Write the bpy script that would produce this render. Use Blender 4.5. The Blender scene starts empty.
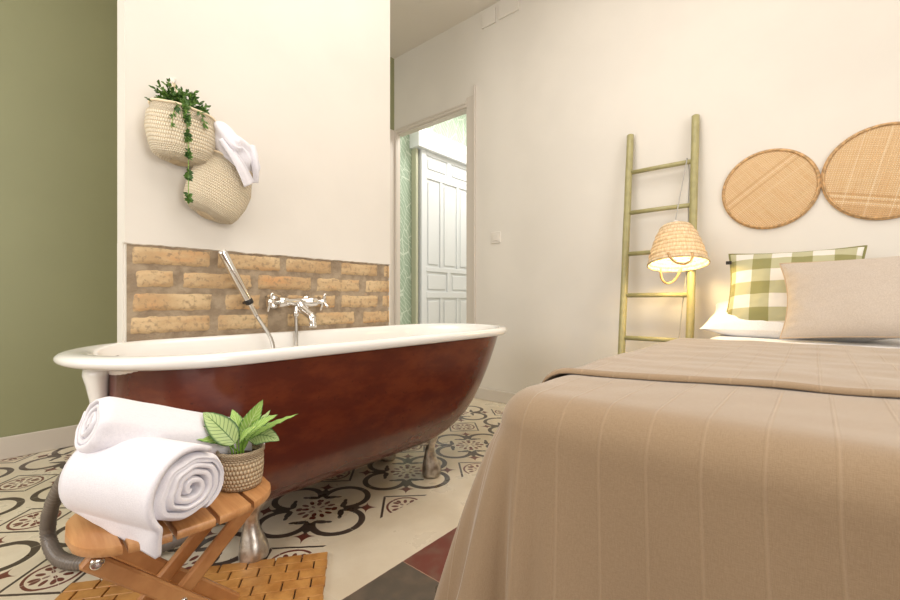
import bpy, math, random
from math import sin, cos, pi, radians, sqrt, atan2, exp
from mathutils import Vector, Matrix, Euler, noise
random.seed(7)
COL = bpy.context.scene.collection
H = 0.75
XH, YG, YC, YC2, ZC = 2.60, 2.90, 1.68, 1.772, 2.94
XB, YR = -1.70, -1.80

# ------------------------------------------------------------------ helpers
def lin(c):
    return tuple(((v/12.92) if v <= .04045 else ((v+.055)/1.055)**2.4) for v in [x/255 for x in c]) + (1,)

def link(name, me, mat, parent=None, smooth=True):
    o = bpy.data.objects.new(name, me); COL.objects.link(o)
    if mat: me.materials.append(mat)
    if smooth:
        for p in me.polygons: p.use_smooth = True
    if parent: o.parent = parent
    return o

def tag(o, label=None, cat=None, group=None, kind=None):
    if label: o['label'] = label
    if cat: o['category'] = cat
    if group: o['group'] = group
    if kind: o['kind'] = kind
    return o

def empty(name, loc, label=None, cat=None, group=None, rz=0):
    o = bpy.data.objects.new(name, None); COL.objects.link(o)
    o.location = loc; o.rotation_euler = (0, 0, rz); o.empty_display_size = .05
    return tag(o, label, cat, group)

class MB:
    """collects shapes for ONE mesh object"""
    def __init__(s): s.v = []; s.f = []; s.uv = []
    def add(s, vs, fs, uvs=None):
        n = len(s.v); s.v += [tuple(v) for v in vs]
        s.f += [tuple(i+n for i in f) for f in fs]
        s.uv += list(uvs) if uvs else [(0, 0)]*len(vs)
        return s
    def box(s, a, b, bev=0.0, M=None):
        x0, y0, z0 = a; x1, y1, z1 = b
        if bev <= 0:
            vs = [(x, y, z) for x in (x0, x1) for y in (y0, y1) for z in (z0, z1)]
            fs = [(0,1,3,2),(4,6,7,5),(0,4,5,1),(2,3,7,6),(0,2,6,4),(1,5,7,3)]
        else:
            e = min(bev, (x1-x0)*.49, (y1-y0)*.49, (z1-z0)*.49)
            cx, cy, cz = (x0+x1)/2, (y0+y1)/2, (z0+z1)/2
            hx, hy, hz = (x1-x0)/2, (y1-y0)/2, (z1-z0)/2
            idx = {}; vs = []
            for sx in (-1, 1):
                for sy in (-1, 1):
                    for sz in (-1, 1):
                        for k in range(3):
                            d = [hx-e, hy-e, hz-e]; d[k] = (hx, hy, hz)[k]
                            idx[(sx, sy, sz, k)] = len(vs)
                            vs.append((cx+sx*d[0], cy+sy*d[1], cz+sz*d[2]))
            fs = []
            S = (-1, 1)
            for k in range(3):
                a1, a2 = [i for i in range(3) if i != k]
                for s0 in S:
                    q = []
                    for p, r in ((-1,-1),(1,-1),(1,1),(-1,1)):
                        t = [0,0,0]; t[k] = s0; t[a1] = p; t[a2] = r
                        q.append(idx[(t[0], t[1], t[2], k)])
                    fs.append(tuple(q))
            for k in range(3):   # edges along axis k
                a1, a2 = [i for i in range(3) if i != k]
                for p in S:
                    for r in S:
                        t0 = [0,0,0]; t0[k] = -1; t0[a1] = p; t0[a2] = r
                        t1 = list(t0); t1[k] = 1
                        fs.append((idx[(*t0, a1)], idx[(*t1, a1)], idx[(*t1, a2)], idx[(*t0, a2)]))
            for sx in S:
                for sy in S:
                    for sz in S:
                        fs.append(tuple(idx[(sx, sy, sz, k)] for k in range(3)))
        if M: vs = [M @ Vector(v) for v in vs]
        return s.add(vs, fs)
    def tube(s, pts, r, n=10, closed=False, cap=True, ell=None):
        pts = [Vector(p) for p in pts]; N = len(pts)
        rs = r if isinstance(r, (list, tuple)) else [r]*N
        up = Vector((0, 0, 1)); vs = []; uvs = []
        prev = None; L = 0
        for i, p in enumerate(pts):
            if closed: t = pts[(i+1) % N]-pts[i-1]
            else: t = pts[min(i+1, N-1)]-pts[max(i-1, 0)]
            t.normalize()
            if prev is None:
                a = up if abs(t.dot(up)) < .95 else Vector((1, 0, 0))
                x = t.cross(a).normalized()
            else:
                x = (prev - t*prev.dot(t)).normalized()
            prev = x; y = t.cross(x)
            if i: L += (pts[i]-pts[i-1]).length
            for k in range(n):
                a = 2*pi*k/n
                e = ell if ell else (1, 1)
                vs.append(p+(x*cos(a)*e[0]+y*sin(a)*e[1])*rs[i]); uvs.append((k/n, L))
        fs = []
        for i in range(N if closed else N-1):
            j = (i+1) % N
            for k in range(n):
                m = (k+1) % n
                fs.append((i*n+k, i*n+m, j*n+m, j*n+k))
        if cap and not closed:
            fs.append(tuple(range(n-1, -1, -1))); fs.append(tuple((N-1)*n+k for k in range(n)))
        return s.add(vs, fs, uvs)
    def rings(s, rings, capA=True, capB=True, uv=None):
        n = len(rings[0]); vs = [p for r in rings for p in r]; fs = []
        for i in range(len(rings)-1):
            for k in range(n):
                m = (k+1) % n
                fs.append((i*n+k, i*n+m, (i+1)*n+m, (i+1)*n+k))
        if capA: fs.append(tuple(range(n-1, -1, -1)))
        if capB: fs.append(tuple((len(rings)-1)*n+k for k in range(n)))
        uvs = [(k/n*(uv[0] if uv else 1), i/(len(rings)-1)*(uv[1] if uv else 1)) for i in range(len(rings)) for k in range(n)]
        return s.add(vs, fs, uvs)
    def lathe(s, prof, c=(0,0,0), n=24, axis=None, capA=True, capB=True):
        ax = Vector(axis).normalized() if axis else Vector((0,0,1))
        a = Vector((1,0,0)) if abs(ax.x) < .9 else Vector((0,1,0))
        x = ax.cross(a).normalized(); y = ax.cross(x)
        c = Vector(c)
        return s.rings([[c+ax*h+(x*cos(2*pi*k/n)+y*sin(2*pi*k/n))*r for k in range(n)] for r, h in prof], capA, capB)
    def grid(s, fn, nu, nv, closeu=False):
        vs = []; uvs = []
        for j in range(nv+1):
            for i in range(nu+1 if not closeu else nu):
                vs.append(fn(i/nu, j/nv)); uvs.append((i/nu, j/nv))
        W = nu if closeu else nu+1; fs = []
        for j in range(nv):
            for i in range(nu):
                i2 = (i+1) % W if closeu else i+1
                fs.append((j*W+i, j*W+i2, (j+1)*W+i2, (j+1)*W+i))
        return s.add(vs, fs, uvs)
    def build(s, name, mat, parent=None, smooth=True, solid=0, sub=0, bevel=0, auto=None):
        me = bpy.data.meshes.new(name); me.from_pydata(s.v, [], s.f); me.validate(clean_customdata=False)
        ul = me.uv_layers.new(name='UVMap')
        for l in me.loops:
            ul.data[l.index].uv = s.uv[l.vertex_index]
        o = link(name, me, mat, parent, smooth)
        if solid:
            m = o.modifiers.new('s', 'SOLIDIFY'); m.thickness = solid; m.offset = 0
        if bevel:
            m = o.modifiers.new('b', 'BEVEL'); m.width = bevel; m.segments = 3; m.limit_method = 'ANGLE'; m.angle_limit = radians(40)
        if sub:
            m = o.modifiers.new('u', 'SUBSURF'); m.levels = sub; m.render_levels = sub
        import bmesh
        bm = bmesh.new(); bm.from_mesh(me); bmesh.ops.recalc_face_normals(bm, faces=bm.faces); 
        if auto:
            for e in bm.edges:
                if len(e.link_faces) == 2 and e.calc_face_angle(0) > radians(auto): e.smooth = False
        bm.to_mesh(me); bm.free()
        return o

def spline(pts, n=8):
    P = [Vector(p) for p in pts]; out = []
    P = [P[0]*2-P[1]]+P+[P[-1]*2-P[-2]]
    for i in range(1, len(P)-2):
        a, b, c, d = P[i-1:i+3]
        for k in range(n):
            t = k/n
            out.append(.5*((2*b)+(c-a)*t+(2*a-5*b+4*c-d)*t*t+(3*b-a-3*c+d)*t**3))
    out.append(P[-2]); return out

def nz(x, y=0, z=0): return noise.noise(Vector((x, y, z)))

# ------------------------------------------------------------------ node helpers
class E:
    nt = None
    def __init__(s, sock): s.k = sock
    @staticmethod
    def m(op, a, b=None, c=None):
        n = E.nt.nodes.new('ShaderNodeMath'); n.operation = op
        for i, v in enumerate((a, b, c)):
            if v is None: continue
            if isinstance(v, E): E.nt.links.new(v.k, n.inputs[i])
            else: n.inputs[i].default_value = v
        return E(n.outputs[0])
    def __add__(s, o): return E.m('ADD', s, o)
    def __radd__(s, o): return E.m('ADD', o, s)
    def __sub__(s, o): return E.m('SUBTRACT', s, o)
    def __rsub__(s, o): return E.m('SUBTRACT', o, s)
    def __mul__(s, o): return E.m('MULTIPLY', s, o)
    __rmul__ = __mul__
    def __truediv__(s, o): return E.m('DIVIDE', s, o)
    def lt(s, o): return E.m('LESS_THAN', s, o)
    def gt(s, o): return E.m('GREATER_THAN', s, o)
    def abs(s): return E.m('ABSOLUTE', s)
    def sqrt(s): return E.m('SQRT', s)
    def ss(s, a, b):
        n = E.nt.nodes.new('ShaderNodeMapRange'); n.interpolation_type = 'SMOOTHSTEP'
        E.nt.links.new(s.k, n.inputs[0]); n.inputs[1].default_value = a; n.inputs[2].default_value = b
        return E(n.outputs[0])
def emax(a, b): return E.m('MAXIMUM', a, b)
def emin(a, b): return E.m('MINIMUM', a, b)

def new_mat(name):
    m = bpy.data.materials.new(name); m.use_nodes = True
    nt = m.node_tree; E.nt = nt
    b = nt.nodes['Principled BSDF']
    return m, nt, b

def mixc(nt, fac, a, b):
    n = nt.nodes.new('ShaderNodeMix'); n.data_type = 'RGBA'
    for i, v in ((0, fac), (6, a), (7, b)):
        if isinstance(v, E): nt.links.new(v.k, n.inputs[i])
        elif hasattr(v, 'is_output'): nt.links.new(v, n.inputs[i])
        else: n.inputs[i].default_value = v
    return n.outputs[2]

def coords(nt, kind='Object'):
    tc = nt.nodes.new('ShaderNodeTexCoord'); return tc.outputs[kind]

def noise_n(nt, vec, scale, detail=3, rough=.5, dist=0):
    n = nt.nodes.new('ShaderNodeTexNoise'); n.inputs['Scale'].default_value = scale
    n.inputs['Detail'].default_value = detail; n.inputs['Roughness'].default_value = rough
    n.inputs['Distortion'].default_value = dist
    if vec is not None: nt.links.new(vec, n.inputs['Vector'])
    return E(n.outputs[0])

def mapping(nt, vec, scale=(1,1,1), rot=(0,0,0)):
    n = nt.nodes.new('ShaderNodeMapping'); n.inputs['Scale'].default_value = scale; n.inputs['Rotation'].default_value = rot
    nt.links.new(vec, n.inputs['Vector']); return n.outputs[0]

def bump(nt, b, h, strength=.3, dist=.002, prev=None):
    n = nt.nodes.new('ShaderNodeBump'); n.inputs['Strength'].default_value = strength; n.inputs['Distance'].default_value = dist
    nt.links.new(h.k, n.inputs['Height'])
    if prev: nt.links.new(prev.outputs[0], n.inputs['Normal'])
    nt.links.new(n.outputs[0], b.inputs['Normal']); return n

def plain(name, rgb, rough=.5, metal=0, var=0, vscale=8, bmp=0, bscale=200, bdist=.001, coat=0, spec=.5, rgb2=None):
    m, nt, b = new_mat(name)
    b.inputs['Base Color'].default_value = lin(rgb); b.inputs['Roughness'].default_value = rough
    b.inputs['Metallic'].default_value = metal; b.inputs['Specular IOR Level'].default_value = spec
    b.inputs['Coat Weight'].default_value = coat
    co = coords(nt)
    if var or rgb2:
        f = noise_n(nt, co, vscale, 4)
        c2 = rgb2 or tuple(max(0, v*(1-var)) for v in rgb)
        nt.links.new(mixc(nt, f.ss(.35, .65), lin(rgb), lin(c2)), b.inputs['Base Color'])
    if bmp: bump(nt, b, noise_n(nt, co, bscale, 3), bmp, bdist)
    return m

def wood(name, c1, c2, scale=(3, 60, 60), rough=.4, bmp=.1):
    m, nt, b = new_mat(name)
    co = mapping(nt, coords(nt), scale)
    f = noise_n(nt, co, 1, 4, .6)
    g = noise_n(nt, coords(nt), 6, 2)
    c = mixc(nt, f.ss(.3, .7), lin(c1), lin(c2))
    c = mixc(nt, g.ss(.4, .7)*.35, c, lin(tuple(v*.8 for v in c2)))
    nt.links.new(c, b.inputs['Base Color']); b.inputs['Roughness'].default_value = rough
    bump(nt, b, f, bmp, .001)
    return m

def fabric(name, rgb, rgb2=None, scale=900, bmp=.35, fuzz=.3, wr=1.0):
    m, nt, b = new_mat(name)
    co = coords(nt)
    f1 = noise_n(nt, mapping(nt, co, (1, .25, 1)), scale, 2); f2 = noise_n(nt, mapping(nt, co, (.25, 1, .25)), scale, 2)
    f = (f1+f2)*.5
    c2 = rgb2 or tuple(v*.93 for v in rgb)
    nt.links.new(mixc(nt, f.ss(.38, .62), lin(c2), lin(rgb)), b.inputs['Base Color'])
    b.inputs['Roughness'].default_value = .95; b.inputs['Specular IOR Level'].default_value = .15
    b.inputs['Sheen Weight'].default_value = fuzz; b.inputs['Sheen Roughness'].default_value = .5
    h = f*.35+noise_n(nt, co, 11, 4)*wr
    bump(nt, b, h, bmp, .004)
    return m

# ------------------------------------------------------------------ materials
M = {}
M['plaster'] = plain('plaster', (227, 221, 211), .75, bmp=.25, bscale=9, bdist=.006, var=.02, vscale=2)
M['ceiling'] = plain('ceiling_paint', (232, 225, 214), .9)
M['plaster_raw'] = plain('plaster_edge', (214, 208, 196), .9, bmp=.6, bscale=60, bdist=.004)
M['green_paint'] = plain('green_wall_paint', (150, 151, 114), .5, bmp=.15, bscale=12, bdist=.004, var=.015, vscale=3)
M['trim'] = plain('white_trim', (214, 205, 194), .45)
M['door_white'] = plain('door_paint', (226, 230, 232), .4)
M['chrome'] = plain('chrome', (225, 222, 218), .1, 1)
M['steel'] = plain('steel', (170, 165, 158), .3, 1)
M['white_plastic'] = plain('white_plastic', (225, 218, 208), .35)
M['black_plastic'] = plain('black_plastic', (30, 28, 27), .4)
M['silver_paint'] = plain('silver_paint', (216, 210, 203), .3, .8, bmp=.35, bscale=70, bdist=.002, rgb2=(168, 158, 146), vscale=40)
M['enamel'] = plain('white_enamel', (240, 237, 232), .12, coat=.4)
M['bamboo'] = wood('bamboo_wood', (208, 156, 104), (186, 130, 80), (90, 6, 60), .4)
M['bamboo2'] = wood('bamboo_wood_leg', (196, 142, 90), (172, 116, 68), (14, 90, 14), .4)
M['cane'] = plain('cane_rim', (214, 172, 120), .5, var=.2, vscale=60)
M['hose'] = plain('grey_hose_plastic', (122, 112, 103), .35, bmp=.1)
M['towel'] = fabric('white_towel', (236, 233, 238), (230, 227, 233), 700, .45, .1, 1.6)
M['sheet'] = fabric('white_sheet', (244, 241, 238), None, 900, .25, .1)
M['greige'] = fabric('greige_linen', (197, 184, 170), (184, 170, 156), 700, .3, .2)
M['mattress'] = fabric('mattress_ticking', (225, 220, 212), None, 600, .2, 0)
M['soil'] = plain('soil', (62, 44, 30), .95, bmp=1, bscale=120, bdist=.004)
M['stem'] = plain('plant_stem', (120, 160, 60), .5)
M['ladder'] = plain('olive_ladder_paint', (172, 164, 116), .35, bmp=.15, bscale=25, bdist=.002, var=.06, vscale=30)

# glossy oxblood tub paint
m, nt, b = new_mat('oxblood_tub_paint'); co = coords(nt)
f = noise_n(nt, mapping(nt, co, (3, 3, 7)), 2.2, 6, .62)
g = noise_n(nt, co, 90, 2)
c = mixc(nt, f.ss(.4, .68), lin((88, 34, 22)), lin((108, 48, 28)))
c = mixc(nt, g.ss(.66, .74)*.5, c, lin((58, 26, 18)))
nt.links.new(c, b.inputs['Base Color']); b.inputs['Roughness'].default_value = .27
b.inputs['Coat Weight'].default_value = .5; b.inputs['Coat Roughness'].default_value = .12
bump(nt, b, noise_n(nt, co, 16, 4)+noise_n(nt, co, 120, 2)*.25, .25, .0025)
M['tub'] = m

# patterned cement floor
m, nt, b = new_mat('patterned_tile_floor')
sp = nt.nodes.new('ShaderNodeSeparateXYZ'); nt.links.new(nt.nodes.new('ShaderNodeNewGeometry').outputs['Position'], sp.inputs[0])
wob = noise_n(nt, coords(nt), 40, 2)
X = E(sp.outputs[0]) + (wob-.5)*.003; Y = E(sp.outputs[1]) + (wob-.5)*.003
T = .2225
def pp(v, s): return E.m('PINGPONG', v, s)
ax, ay = pp(X-.845, T), pp(Y-1.355, T)
hi, lo = emax(ax, ay), emin(ax, ay)
def ell(px, py, cx, cy, rx, ry, ang=0):
    dx, dy = px-cx, py-cy
    if ang:
        ca, sa = cos(ang), sin(ang)
        dx, dy = dx*ca+dy*sa, dy*ca-dx*sa
    dx = dx/rx; dy = dy/ry
    return (dx*dx+dy*dy).lt(1)
dl = ((hi-.126)*(hi-.126)+lo*lo*.9).sqrt()
ring = (dl-.079).abs().lt(.0108)*(hi-.126).gt(-.058)
leaf = ell(hi, lo, .086, .041, .024, .011, radians(-38))
tip = ell(hi, lo, .107, .022, .012, .007, radians(-40))
dd = (hi+lo)*.7071; dn = (hi-lo)*.7071          # along / across the diagonal
star_d = (((dd-.135).abs().sqrt()+dn.sqrt()).lt(.215))
star_r = (((dd-.176).abs().sqrt()+dn.sqrt()*1.05).lt(.215))*dd.gt(.148)
pet = emax(ell(hi, lo, .052, .013, .014, .0075, radians(20)), ell(dd, dn, .040, 0, .013, .008))
pet = emax(pet, ell(dd, dn, .062, .004, .010, .0075))
pet = emax(pet, ell(hi, lo, .022, 0, .011, .004))
bx, by = T-ax, T-ay
bh, bl = emax(bx, by), emin(bx, by)
mm = bx+by; rb = (bx*bx+by*by).sqrt()
dia = (mm-.112).abs().lt(.0062)
cir = (rb-.064).abs().lt(.0042)
pb = emax(ell(bh, bl, .040, .006, .013, .0075, .4), ell(bh, bl, .017, 0, .009, .0045))
pb = emax(pb, ell((bx+by)*.7071, (bh-bl)*.7071, .036, 0, .013, .0065))
dark = emax(emax(emax(ring, leaf), tip), emax(star_d, dia))
red = emax(star_r, emax(pet, emax(cir, pb)))
inpat = Y.gt(1.1325)*X.lt(2.4025)
dark = dark*inpat; red = red*inpat
gr = emin(pp(X-.845, T/2), E.m('ADD', pp(Y-1.355, T/2), (1-inpat))).lt(.0011)
nn = noise_n(nt, coords(nt), 5, 5, .6)
cream = mixc(nt, nn.ss(.35, .7), lin((228, 217, 195)), lin((217, 204, 180)))
c = mixc(nt, dark, cream, lin((76, 64, 56)))
c = mixc(nt, red*(1-dark), c, lin((112, 60, 48)))
c = mixc(nt, gr*.55, c, lin((222, 212, 192)))
c = mixc(nt, (Y-1.1325).abs().lt(.001)*.3, c, lin((222, 212, 192)))
ck = E.m('MODULO', E.m('FLOOR', (X-.838+24.0)/.24)+E.m('FLOOR', (Y-.898+24.0)/.24), 2.0).gt(.5)
ckc = mixc(nt, ck, lin((98, 91, 80)), lin((122, 72, 62)))
ckc = mixc(nt, noise_n(nt, coords(nt), 22, 4).ss(.4, .75)*.5, ckc, lin((128, 112, 96)))
ckc = mixc(nt, emin(pp(X-.838, .12), pp(Y-.898, .12)).lt(.0012), ckc, lin((170, 140, 120)))
c = mixc(nt, Y.lt(.898), c, ckc)
nt.links.new(c, b.inputs['Base Color'])
rg = nn.ss(.2, .8)*.2+.22; nt.links.new(rg.k, b.inputs['Roughness'])
bump(nt, b, nn, .12, .002)
M['floor'] = m

# brick
m, nt, b = new_mat('old_brick'); co = coords(nt)
f = noise_n(nt, mapping(nt, co, (5, 5, 12)), 1, 5, .6); g = noise_n(nt, co, 60, 4, .6)
c = mixc(nt, f.ss(.35, .65), lin((208, 182, 142)), lin((186, 154, 114)))
c = mixc(nt, noise_n(nt, mapping(nt, co, (3, 3, 9)), 1.3, 3).ss(.52, .72), c, lin((206, 156, 106)))
c = mixc(nt, g.ss(.50, .66)*.75, c, lin((150, 128, 100)))
nt.links.new(c, b.inputs['Base Color']); b.inputs['Roughness'].default_value = .9
bump(nt, b, g+f, .8, .004); M['brick'] = m
M['mortar'] = plain('mortar', (168, 150, 126), .95, bmp=1, bscale=70, bdist=.006, rgb2=(144, 126, 104), vscale=25)

# green leaf wallpaper
m, nt, b = new_mat('leaf_wallpaper'); co = coords(nt)
v = nt.nodes.new('ShaderNodeTexVoronoi'); v.feature = 'DISTANCE_TO_EDGE'; v.inputs['Scale'].default_value = 7
nt.links.new(mapping(nt, co, (1.3, 1, .6), (0, .5, 0)), v.inputs['Vector'])
w = nt.nodes.new('ShaderNodeTexWave'); w.inputs['Scale'].default_value = 9; w.inputs['Distortion'].default_value = 7; w.inputs['Detail'].default_value = 1
nt.links.new(mapping(nt, co, (1, 1, 1), (0, .7, 0)), w.inputs['Vector'])
lines = emax(E(v.outputs['Distance']).lt(.022), E(w.outputs[1]).gt(.93))
nt.links.new(mixc(nt, lines, lin((164, 184, 162)), lin((206, 218, 202))), b.inputs['Base Color'])
b.inputs['Roughness'].default_value = .7; M['wallpaper'] = m

# bedspread: seams from UV (u = metres across the cloth)
m, nt, b = new_mat('brown_bedspread')
uv = nt.nodes.new('ShaderNodeUVMap'); s2 = nt.nodes.new('ShaderNodeSeparateXYZ'); nt.links.new(uv.outputs[0], s2.inputs[0])
U = E(s2.outputs[0])
seam = pp(U-.041, .03)
ridge = 1-seam.ss(0, .0032)
co = coords(nt)
f1 = noise_n(nt, mapping(nt, co, (1, 8, 1)), 160, 3); f2 = noise_n(nt, mapping(nt, co, (8, 1, 8)), 160, 3)
c = mixc(nt, ((f1+f2)*.5).ss(.35, .65), lin((143, 120, 93)), lin((152, 129, 102)))
c = mixc(nt, ridge*.28, c, lin((174, 150, 122)))
nt.links.new(c, b.inputs['Base Color']); b.inputs['Roughness'].default_value = .85
b.inputs['Sheen Weight'].default_value = .35; b.inputs['Specular IOR Level'].default_value = .25
hh = ridge*1.0+noise_n(nt, mapping(nt, co, (3, 8, 3)), 3, 4)*1.2+(f1+f2)*.15
bump(nt, b, hh, .3, .0035); M['spread'] = m

# gingham pillow
m, nt, b = new_mat('green_gingham')
uv = nt.nodes.new('ShaderNodeUVMap'); s2 = nt.nodes.new('ShaderNodeSeparateXYZ'); nt.links.new(uv.outputs[0], s2.inputs[0])
a1 = E.m('FRACT', E(s2.outputs[0])*3.4+.78).gt(.5); a2 = E.m('FRACT', E(s2.outputs[1])*3.1+.3).gt(.5)
s_ = (a1+a2)*.5
c = mixc(nt, s_.gt(.25), lin((226, 220, 210)), lin((182, 178, 142)))
c = mixc(nt, s_.gt(.75), c, lin((142, 138, 88)))
E1 = emin(emin(E(s2.outputs[0]), 1-E(s2.outputs[0])), emin(E(s2.outputs[1]), 1-E(s2.outputs[1]))).lt(.012)
c = mixc(nt, E1, c, lin((128, 128, 70)))
nt.links.new(c, b.inputs['Base Color']); b.inputs['Roughness'].default_value = .9; b.inputs['Sheen Weight'].default_value = .2
bump(nt, b, noise_n(nt, coords(nt), 500, 2)+noise_n(nt, coords(nt), 20, 2)*1.5, .35, .002)
M['gingham'] = m

# crochet: bump + dark holes from UV
def crochet(name, c1, c2, su, sv):
    m, nt, b = new_mat(name)
    uv = nt.nodes.new('ShaderNodeUVMap'); s2 = nt.nodes.new('ShaderNodeSeparateXYZ'); nt.links.new(uv.outputs[0], s2.inputs[0])
    row = E(s2.outputs[1])*sv
    off = E.m('MODULO', E.m('FLOOR', row), 2.0)*.5
    fu = E.m('FRACT', E(s2.outputs[0])*su+off)-.5; fv = E.m('FRACT', row)-.5
    d = (fu*fu+fv*fv).sqrt()
    h = 1-d.ss(.15, .62)
    nt.links.new(mixc(nt, h.ss(.05, .5), lin(c2), lin(c1)), b.inputs['Base Color'])
    b.inputs['Roughness'].default_value = .9
    bump(nt, b, h, 1, .004); return m
M['crochet'] = crochet('cream_crochet', (247, 234, 208), (220, 198, 162), 84, 32)
M['crochet2'] = crochet('cream_crochet_fine', (246, 232, 205), (220, 198, 162), 100, 42)
M['crochet_rim'] = plain('crochet_rim', (232, 214, 182), .9, bmp=.6, bscale=160, bdist=.002)
M['seagrass'] = crochet('woven_seagrass', (226, 206, 174), (184, 156, 120), 40, 15)

# woven cane discs
def weave(name, rot, bands, fine=46):
    m, nt, b = new_mat(name)
    uv = nt.nodes.new('ShaderNodeUVMap')
    mp = mapping(nt, uv.outputs[0], (1, 1, 1), (0, 0, rot))
    s2 = nt.nodes.new('ShaderNodeSeparateXYZ'); nt.links.new(mp, s2.inputs[0])
    A, B = E(s2.outputs[0]), E(s2.outputs[1])
    wa = E.m('SINE', A*fine*2*pi)*.5+.5; wb = E.m('SINE', B*fine*2*pi)*.5+.5
    hole = (wa*wb).ss(.15, .75)
    c = mixc(nt, hole, lin((214, 176, 128)), lin((240, 214, 174)))
    nb = noise_n(nt, mapping(nt, mp, (30, 1.2, 1)), 1, 3); na = noise_n(nt, mapping(nt, mp, (1.2, 30, 1)), 1, 3)
    c = mixc(nt, nb.ss(.45, .7)*.45, c, lin((206, 156, 100)))
    c = mixc(nt, na.ss(.5, .72)*.45, c, lin((232, 204, 160)))
    for axis, pos, wdt, col, st in bands:
        q = (A if axis == 'a' else B)-pos
        c = mixc(nt, q.abs().lt(wdt)*st*((wb if axis == 'a' else wa)*.6+.4), c, lin(col))
    nt.links.new(c, b.inputs['Base Color']); b.inputs['Roughness'].default_value = .55
    bump(nt, b, hole, .8, .003); return m
D_, L_ = (188, 140, 88), (244, 226, 194)
M['weaveA'] = weave('woven_cane_small', radians(-38), [('b', .18, .022, D_, .55), ('b', .27, .012, L_, .5), ('b', .34, .03, D_, .5), ('b', -.05, .008, L_, .4)], 24)
M['weaveB'] = weave('woven_cane_large', radians(14), [('b', -.52, .022, D_, .8), ('b', -.64, .02, D_, .7), ('b', -.58, .014, L_, .6), ('b', -.7, .012, L_, .6), ('a', -.5, .010, L_, .6), ('a', -.1, .012, L_, .6), ('b', -.85, .10, D_, .5), ('a', .3, .01, L_, .5)], 24)

# lamp shade: straw letting light through
m, nt, b = new_mat('straw_shade')
uv = nt.nodes.new('ShaderNodeUVMap'); s2 = nt.nodes.new('ShaderNodeSeparateXYZ'); nt.links.new(uv.outputs[0], s2.inputs[0])
rr = E.m('SINE', E(s2.outputs[1])*11*2*pi)*.5+.5
st = noise_n(nt, mapping(nt, uv.outputs[0], (90, 10, 1)), 1, 3)
c = mixc(nt, st.ss(.35, .65), lin((238, 222, 192)), lin((216, 194, 156)))
c = mixc(nt, rr.lt(.2)*.5, c, lin((182, 152, 110)))
nt.links.new(c, b.inputs['Base Color']); b.inputs['Roughness'].default_value = .8
bump(nt, b, rr+st, .8, .004)
tr = nt.nodes.new('ShaderNodeBsdfTranslucent'); nt.links.new(c, tr.inputs[0])
mx = nt.nodes.new('ShaderNodeMixShader'); mx.inputs[0].default_value = .18
nt.links.new(b.outputs[0], mx.inputs[1]); nt.links.new(tr.outputs[0], mx.inputs[2])
nt.links.new(mx.outputs[0], nt.nodes['Material Output'].inputs[0]); M['straw'] = m
m, nt, b = new_mat('bulb_glow'); b.inputs['Emission Color'].default_value = lin((255, 226, 150)); b.inputs['Emission Strength'].default_value = 25
M['bulb'] = m

# variegated leaf
def leafmat(name, base, edge, vein):
    m, nt, b = new_mat(name)
    uv = nt.nodes.new('ShaderNodeUVMap'); s2 = nt.nodes.new('ShaderNodeSeparateXYZ'); nt.links.new(uv.outputs[0], s2.inputs[0])
    a = (E(s2.outputs[0])-.5).abs()*2; v = E(s2.outputs[1])
    ve = E.m('FRACT', (v-a*.22)*10).lt(.2)*a.gt(.05)
    c = mixc(nt, a.ss(.75, .97), lin(base), lin(edge))
    c = mixc(nt, ve*.8, c, lin(vein)); c = mixc(nt, a.lt(.05), c, lin(vein))
    nt.links.new(c, b.inputs['Base Color']); b.inputs['Roughness'].default_value = .4
    b.inputs['Subsurface Weight'].default_value = 0
    bump(nt, b, 1-ve, .3, .001)
    return m
M['leaf'] = leafmat('variegated_leaf', (172, 192, 128), (52, 92, 38), (84, 118, 56))
M['leaf2'] = leafmat('bright_leaf', (140, 176, 76), (70, 118, 44), (188, 208, 140))
M['foliage'] = plain('small_dark_leaves', (98, 132, 56), .45, rgb2=(48, 84, 30), vscale=40)
m, nt, b = new_mat('window_glass')
t1 = nt.nodes.new('ShaderNodeBsdfTransparent'); g1 = nt.nodes.new('ShaderNodeBsdfGlossy'); g1.inputs['Roughness'].default_value = .02
mx = nt.nodes.new('ShaderNodeMixShader'); mx.inputs[0].default_value = .06
nt.links.new(t1.outputs[0], mx.inputs[1]); nt.links.new(g1.outputs[0], mx.inputs[2]); nt.links.new(mx.outputs[0], nt.nodes['Material Output'].inputs[0]); M['glass'] = m

# ------------------------------------------------------------------ room shell
def struct(name, mb, mat, parent=None, smooth=False, **k):
    o = mb.build(name, mat, parent, smooth, **k)
    if parent is None: o['kind'] = 'structure'
    return o
struct('floor', MB().box((XB-.2, YR-.2, -.1), (4.6, 3.3, 0)), M['floor'])
struct('ceiling', MB().box((XB-.2, YR-.2, ZC), (2.72, YG+.12, ZC+.1)), M['ceiling'])
# head wall with doorway (y 2.058..2.851, z 0..2.19)
DY0, DY1, DZ = 2.058, 2.862, 2.25
struct('wall_head', MB().box((XH, YR-.1, 0), (XH+.06, DY0, ZC)).box((XH, DY0, DZ), (XH+.06, DY1, ZC)).box((XH, DY1, 0), (XH+.036, YG+.1, ZC)), M['plaster'])
struct('wall_left', MB().box((XB-.1, YG, 0), (XH, YG+.1, ZC)), M['green_paint'])
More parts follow.
